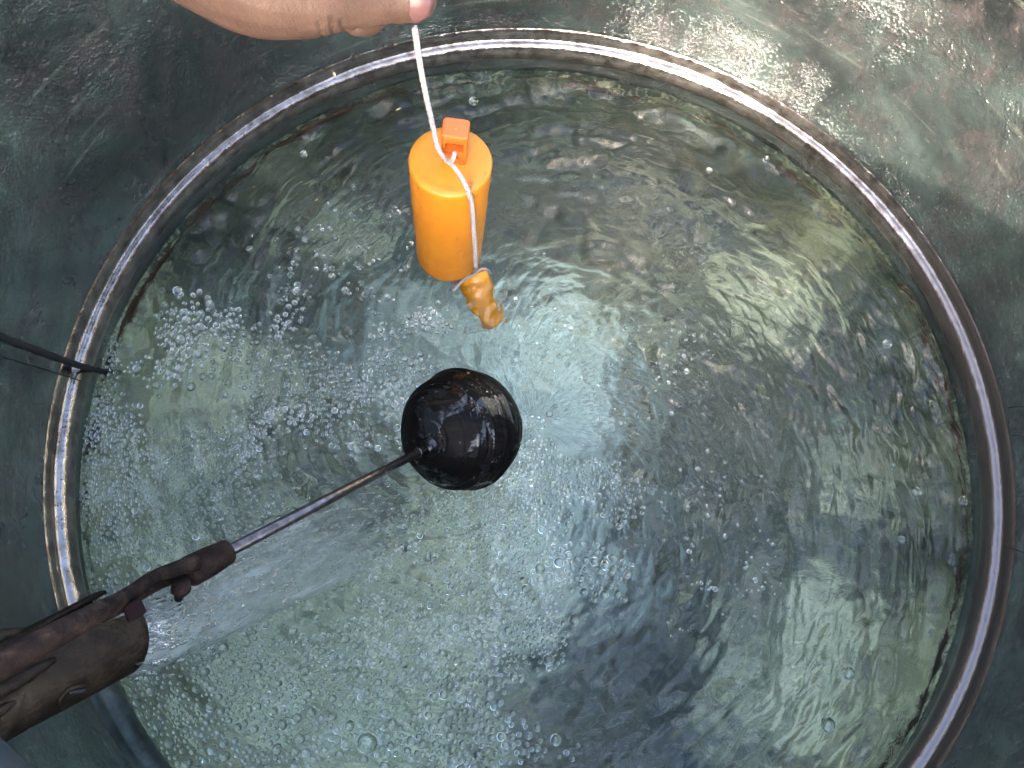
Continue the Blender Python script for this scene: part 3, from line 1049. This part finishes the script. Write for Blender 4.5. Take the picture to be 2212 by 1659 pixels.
def limb(pts, rad, n=6, seg=20):
    path = catmull(pts, n)
    rads = list(np.interp(np.linspace(0, len(rad) - 1, len(path)), range(len(rad)), rad))
    # rounded ends
    t0 = (path[0] - path[1]).normalized(); t1 = (path[-1] - path[-2]).normalized()
    pre = [path[0] + t0 * rads[0] * s for s in (.97, .8, .5)]; prer = [rads[0] * s for s in (.22, .6, .86)]
    post = [path[-1] + t1 * rads[-1] * s for s in (.5, .8, .97)]; postr = [rads[-1] * s for s in (.86, .6, .22)]
    blobs.append(tube_geo(pre + path + post, prer + rads + postr, seg))


# thumb runs to the right and pinches the cord with the index finger; heel of the hand at left
limb([hp(470, -150, .46), hp(560, -80, .455), hp(660, -45, .46), hp(745, -30, .47), hp(830, -20, .48), hp(893, -8, .485)], [.050, .0425, .0340, .0255, .0195, .0155])
limb([hp(420, -260, .45), hp(540, -240, .46), hp(680, -220, .48), hp(800, -190, .50)], [.046, .042, .038, .030])       # palm
# index, curled, its tip under the thumb
limb([hp(760, -210, .50), hp(870, -160, .52), hp(920, -80, .525), hp(893, 0, .515), hp(860, 26, .508)], [.0125, .0112, .0100, .0090, .0080])
limb([hp(740, -190, .515), hp(830, -110, .545), hp(845, -20, .54), hp(800, 42, .522), hp(770, 50, .510)], [.0125, .0115, .0105, .0095, .0085])
limb([hp(700, -180, .53), hp(770, -90, .56), hp(765, 0, .555), hp(730, 40, .535), hp(700, 38, .522)], [.0122, .0112, .0100, .0092, .0082])
limb([hp(650, -170, .535), hp(700, -90, .565), hp(690, -20, .56), hp(660, 15, .545), hp(640, 10, .535)], [.0110, .0098, .0088, .0080, .0072])
# forearm leading out of the picture to the upper left
limb([hp(470, -220, .455), hp(330, -330, .45), hp(120, -560, .45), hp(-160, -900, .46)], [.044, .034, .035, .042])
V_, F_ = join_geo(blobs)
person = empty('person', hp(560, -60, .46))
tag(person, 'bare hand reaching in at the top, pinching the white cord', 'person')
PO = Vector(person.location)
V_ = [tuple(Vector(p) - PO) for p in V_]
hand = mesh_obj('hand', V_, F_, M['skin'], person)
md = hand.modifiers.new('r', 'REMESH'); md.mode = 'VOXEL'; md.voxel_size = .0016; md.use_smooth_shade = True
md = hand.modifiers.new('s', 'SMOOTH'); md.factor = .5; md.iterations = 7
bpy.context.view_layer.update()
dg = bpy.context.evaluated_depsgraph_get()
hm = bpy.data.meshes.new_from_object(hand.evaluated_get(dg)); hand.modifiers.clear(); hand.data = hm
for p_ in hm.polygons: p_.use_smooth = True
# creases across the heel of the thumb
cr = [((714, 40), (724, 98)), ((738, 46), (746, 98)), ((690, 50), (697, 98)), ((772, 60), (786, 92))]
segs = [(hp(a[0], a[1], .44), hp(b[0], b[1], .44)) for a, b in cr]
co = np.zeros(len(hm.vertices) * 3); hm.vertices.foreach_get('co', co); co = co.reshape(-1, 3)
wc = co + np.array(PO)
dcam = wc - np.array(CAMP)
Minv = np.array(RM.transposed())
q_ = dcam @ Minv.T
px_u = 1106 + F * q_[:, 0] / -q_[:, 2]; px_v = 829.5 - F * q_[:, 1] / -q_[:, 2]
no = np.zeros(len(hm.vertices) * 3); hm.vertices.foreach_get('normal', no); no = no.reshape(-1, 3)
for (a, b), dep in zip(cr, (.0024, .0021, .0013, .0015)):
    ab = np.array([b[0] - a[0], b[1] - a[1]], float)
    t = np.clip(((px_u - a[0]) * ab[0] + (px_v - a[1]) * ab[1]) / (ab @ ab), 0, 1)
    d_ = np.hypot(px_u - a[0] - t * ab[0], px_v - a[1] - t * ab[1])
    co -= no * (dep * np.exp(-(d_ / 3.2) ** 2) * ((q_[:, 2] > -.50)))[:, None]
hm.vertices.foreach_set('co', co.ravel()); hm.update()
# the rest of the person: leaning over the tank from the lower left, outside the picture
def body_part(name, groups, mat, vox):
    v_, f_ = join_geo(groups)
    o = mesh_obj(name, [tuple(Vector(p) - PO) for p in v_], f_, mat, person)
    md = o.modifiers.new('r', 'REMESH'); md.mode = 'VOXEL'; md.voxel_size = vox; md.use_smooth_shade = True
    md = o.modifiers.new('s', 'SMOOTH'); md.factor = .5; md.iterations = 8
    return o


def seg_(pts, rad, n=6, seg=18):
    path = catmull([Vector(p) for p in pts], n)
    rads = list(np.interp(np.linspace(0, len(rad) - 1, len(path)), range(len(rad)), rad))
    return tube_geo(path, rads, seg)


elbow = hp(-160, -900, .46)
body_part('shirt', [seg_([(-.70, -.82, .25), (-.67, -.79, .50), (-.63, -.70, .78), (-.58, -.54, .98)], [.19, .21, .22, .12]),
                    seg_([(-.96, -.66, .50), (-.90, -.48, .90), (-.76, -.38, 1.02)], [.10, .12, .08]),
                    seg_([(-.70, -.90, .50), (-.60, -.74, .90), (-.50, -.58, .99)], [.10, .11, .07]),
                    seg_([(-.80, -.42, .98), (-.66, -.25, .92), tuple(elbow)], [.075, .062, .052]),
                    seg_([(-.52, -.62, .97), (-.30, -.62, .88), (-.08, -.42, .86)], [.07, .056, .045])], M['shirt'], .012)
body_part('head', [seg_([(-.64, -.50, 1.0), (-.58, -.46, 1.09)], [.055, .055]),
                   seg_([(-.58, -.46, 1.06), (-.56, -.42, 1.11), (-.53, -.40, 1.16), (-.54, -.42, 1.22), (-.57, -.45, 1.26)], [.045, .075, .088, .085, .04])], M['skin'], .008)
body_part('trousers', [seg_([(-.92, -.76, -.268), (-.92, -.76, .0), (-.90, -.76, .32)], [.06, .075, .12]),
                       seg_([(-.74, -.90, -.268), (-.75, -.88, .0), (-.78, -.80, .32)], [.06, .075, .12])], M['shirt'], .012)

# thumb nail, seen nearly edge on at the tip
nc = hp(903, -6, .470)
T = (hp(900, -8, .48) - hp(830, -20, .48)).normalized()
tcm = (CAMP - nc).normalized()
up2 = (tcm - T * tcm.dot(T)).normalized()
side = T.cross(up2)
nv, nf = [], []
NU, NW = 10, 14
for i in range(NU + 1):
    for j in range(NW + 1):
        s = i / NU
        a = math.radians(-78 + 156 * j / NW) * (1 - .25 * s * s)
        rad = .0160 - .0012 * s - .0085 * max(0, s - .35) ** 2
        p = hp(893, -10, .484) + T * (.0145 * s - .0040 * (a * a) * s + .0015 * a * a) + (up2 * math.cos(a) + side * math.sin(a)) * (rad + .0002)
        nv.append(p - PO)
for i in range(NU):
    for j in range(NW):
        nf.append((i * (NW + 1) + j, (i + 1) * (NW + 1) + j, (i + 1) * (NW + 1) + j + 1, i * (NW + 1) + j + 1))
nail = mesh_obj('thumb_nail', [tuple(p) for p in nv], nf, M['nail'], person)
md = nail.modifiers.new('t', 'SOLIDIFY'); md.thickness = .0006; md.offset = 1

# ------------------------------------------------------------------ small things
def on_wall(u, v, gap):
    z = .1
    for _ in range(60):
        p = pz(u, v, z); z += (math.hypot(p.x, p.y) - R_TANK + gap) * 1.0
    return pz(u, v, z)


cb = catmull([on_wall(-60, 696, .02), on_wall(0, 727, .02), on_wall(80, 757, .022), on_wall(165, 788, .022), pz(225, 803, Z_W + .006), pz(262, 812, Z_W - .02)], 8)
n = len(cb)
v_, f_ = tube_geo(cb, [.0036 - .0018 * (i / n) ** 3 + .0002 * math.sin(i * 1.7) for i in range(n)], 12)
o = mesh_obj('black_cable', v_, f_, M['black'])
tag(o, 'thick black cable reaching in from the left over the bright bead', 'cable')
v_, f_ = tube_geo(catmull([on_wall(-30, 762, .016), on_wall(60, 787, .016), on_wall(120, 806, .017), on_wall(176, 823, .02)], 8), .0005, 6)
o = mesh_obj('black_wire', v_, f_, M['black'])
tag(o, 'hair thin black wire just below the thick black cable', 'wire')
# rusty scum line on the wall just under the water, in stretches
def scum_arc(a0, a1, z0, amp, seed):
    r_ = random.Random(seed); n_ = 160; parts = []
    V_, F_ = [], []
    ph = [r_.random() * 6 for _ in range(4)]
    for i in range(n_ + 1):
        t = i / n_
        a = math.radians(a0 + (a1 - a0) * t)
        env = math.sin(math.pi * t) ** .5
        wd = env * amp * (.55 + .3 * math.sin(t * 31 + ph[0]) + .25 * math.sin(t * 73 + ph[1])) + .0002
        zc = z0 + .003 * math.sin(t * 13 + ph[2])
        for kk in range(6):
            b = 2 * math.pi * kk / 6
            rad_ = R_TANK - .0008 + .0016 * math.cos(b)
            V_.append((rad_ * math.cos(a), rad_ * math.sin(a), zc + wd * math.sin(b)))
    for i in range(n_):
        for kk in range(6):
            k2 = (kk + 1) % 6
            F_.append((i * 6 + kk, i * 6 + k2, (i + 1) * 6 + k2, (i + 1) * 6 + kk))
    return V_, F_


o = mesh_obj('rust_scum', *join_geo([scum_arc(98, 200, -.058, .011, 1), scum_arc(-60, -16, -.058, .015, 2), scum_arc(-16, 22, -.056, .006, 3), scum_arc(28, 92, -.062, .004, 4)]), M['scum'], tank)
tk(o)
o['kind'] = 'stuff'

# specks
def speck(name, u, v, z, ln, r, ang, mat, label, cat):
    p = pz(u, v, z)
    d = Vector((math.cos(ang), math.sin(ang), .1)) * ln
    v_, f_ = tube_geo([p - d * .5, p - d * .25, p + d * .25, p + d * .5], [r * .4, r, r, r * .4], 8)
    o = mesh_obj(name, [tuple(Vector(q) - p) for q in v_], f_, mat); o.location = p
    tag(o, label, cat)


speck('seed', 722, 160, .020, .003, .0019, .4, M['cream'], 'tiny cream seed stuck on the bead at upper left', 'seed')
speck('straw_bit', 861, 236, Z_W + .004, .007, .0008, .45, M['straw'], 'tiny pale straw bit floating left of the cord', 'straw bit')
for (u0, v0, u1, v1, lab) in ((2178, 880, 2225, 884, 'uppermost of the three fine black hairs on the right wall'), (2186, 940, 2230, 950, 'middle one of the three fine black hairs on the right wall'),
                              (2172, 1180, 2225, 1205, 'lowest of the three fine black hairs on the right wall')):
    def wl(u, v):
        z = .1
        for _ in range(30):
            p = pz(u, v, z); z += (math.hypot(p.x, p.y) - R_TANK + .002) * 1.0
        return pz(u, v, z)
    a_, b_ = wl(u0, v0), wl(u1, v1)
    v_, f_ = tube_geo(catmull([a_, (a_ + b_) / 2 + Vector((0, .001, .002)), b_], 5), .0004, 6)
    o = mesh_obj('hair', v_, f_, M['black']); tag(o, lab, 'hair', 'fine hairs on the right wall')

# ------------------------------------------------------------------ drops on the wall
wc_, wr_, wf_ = [], [], []
r_ = random.Random(5)


def wall_pt(a, z):
    return (R_TANK * math.cos(a), R_TANK * math.sin(a), z)


clusters = []
for _ in range(120):       # upper right, sun-lit spray
    clusters.append((math.radians(r_.uniform(48, 79)), r_.uniform(.03, .20), 80, .012, .018, .0006, .0018))
for _ in range(60):
    clusters.append((math.radians(r_.uniform(-5, 45)), r_.uniform(.03, .24), 16, .03, .02, .0005, .0012))
for _ in range(60):
    clusters.append((math.radians(r_.uniform(-55, 10)), r_.uniform(.03, .16), 18, .05, .015, .0004, .0009))
for _ in range(70):
    clusters.append((math.radians(r_.uniform(95, 235)), r_.uniform(.03, .20), 14, .05, .02, .0004, .0009))
for (a, z, cnt, sa_, sz_, r0, r1) in clusters:
    for _ in range(cnt):
        a2 = a + r_.gauss(0, sa_); z2 = z + r_.gauss(0, sz_)
        if z2 < .031 or z2 > .31: continue
        wc_.append(wall_pt(a2, z2)); wr_.append(r_.uniform(r0, r1))
        c_, s_ = math.cos(a2), math.sin(a2)
        # local z = inward normal
        wf_.append(np.array([[-s_, 0, -c_], [c_, 0, -s_], [0, 1, 0]]))
o = dots_mesh('wall_drops', wc_, wr_, M['drop'], 1, .5, np.array(wf_))
tag(o, 'fine water drops splashed over the inner tank wall', 'water drops', kind='stuff')
print('drops', len(wr_))
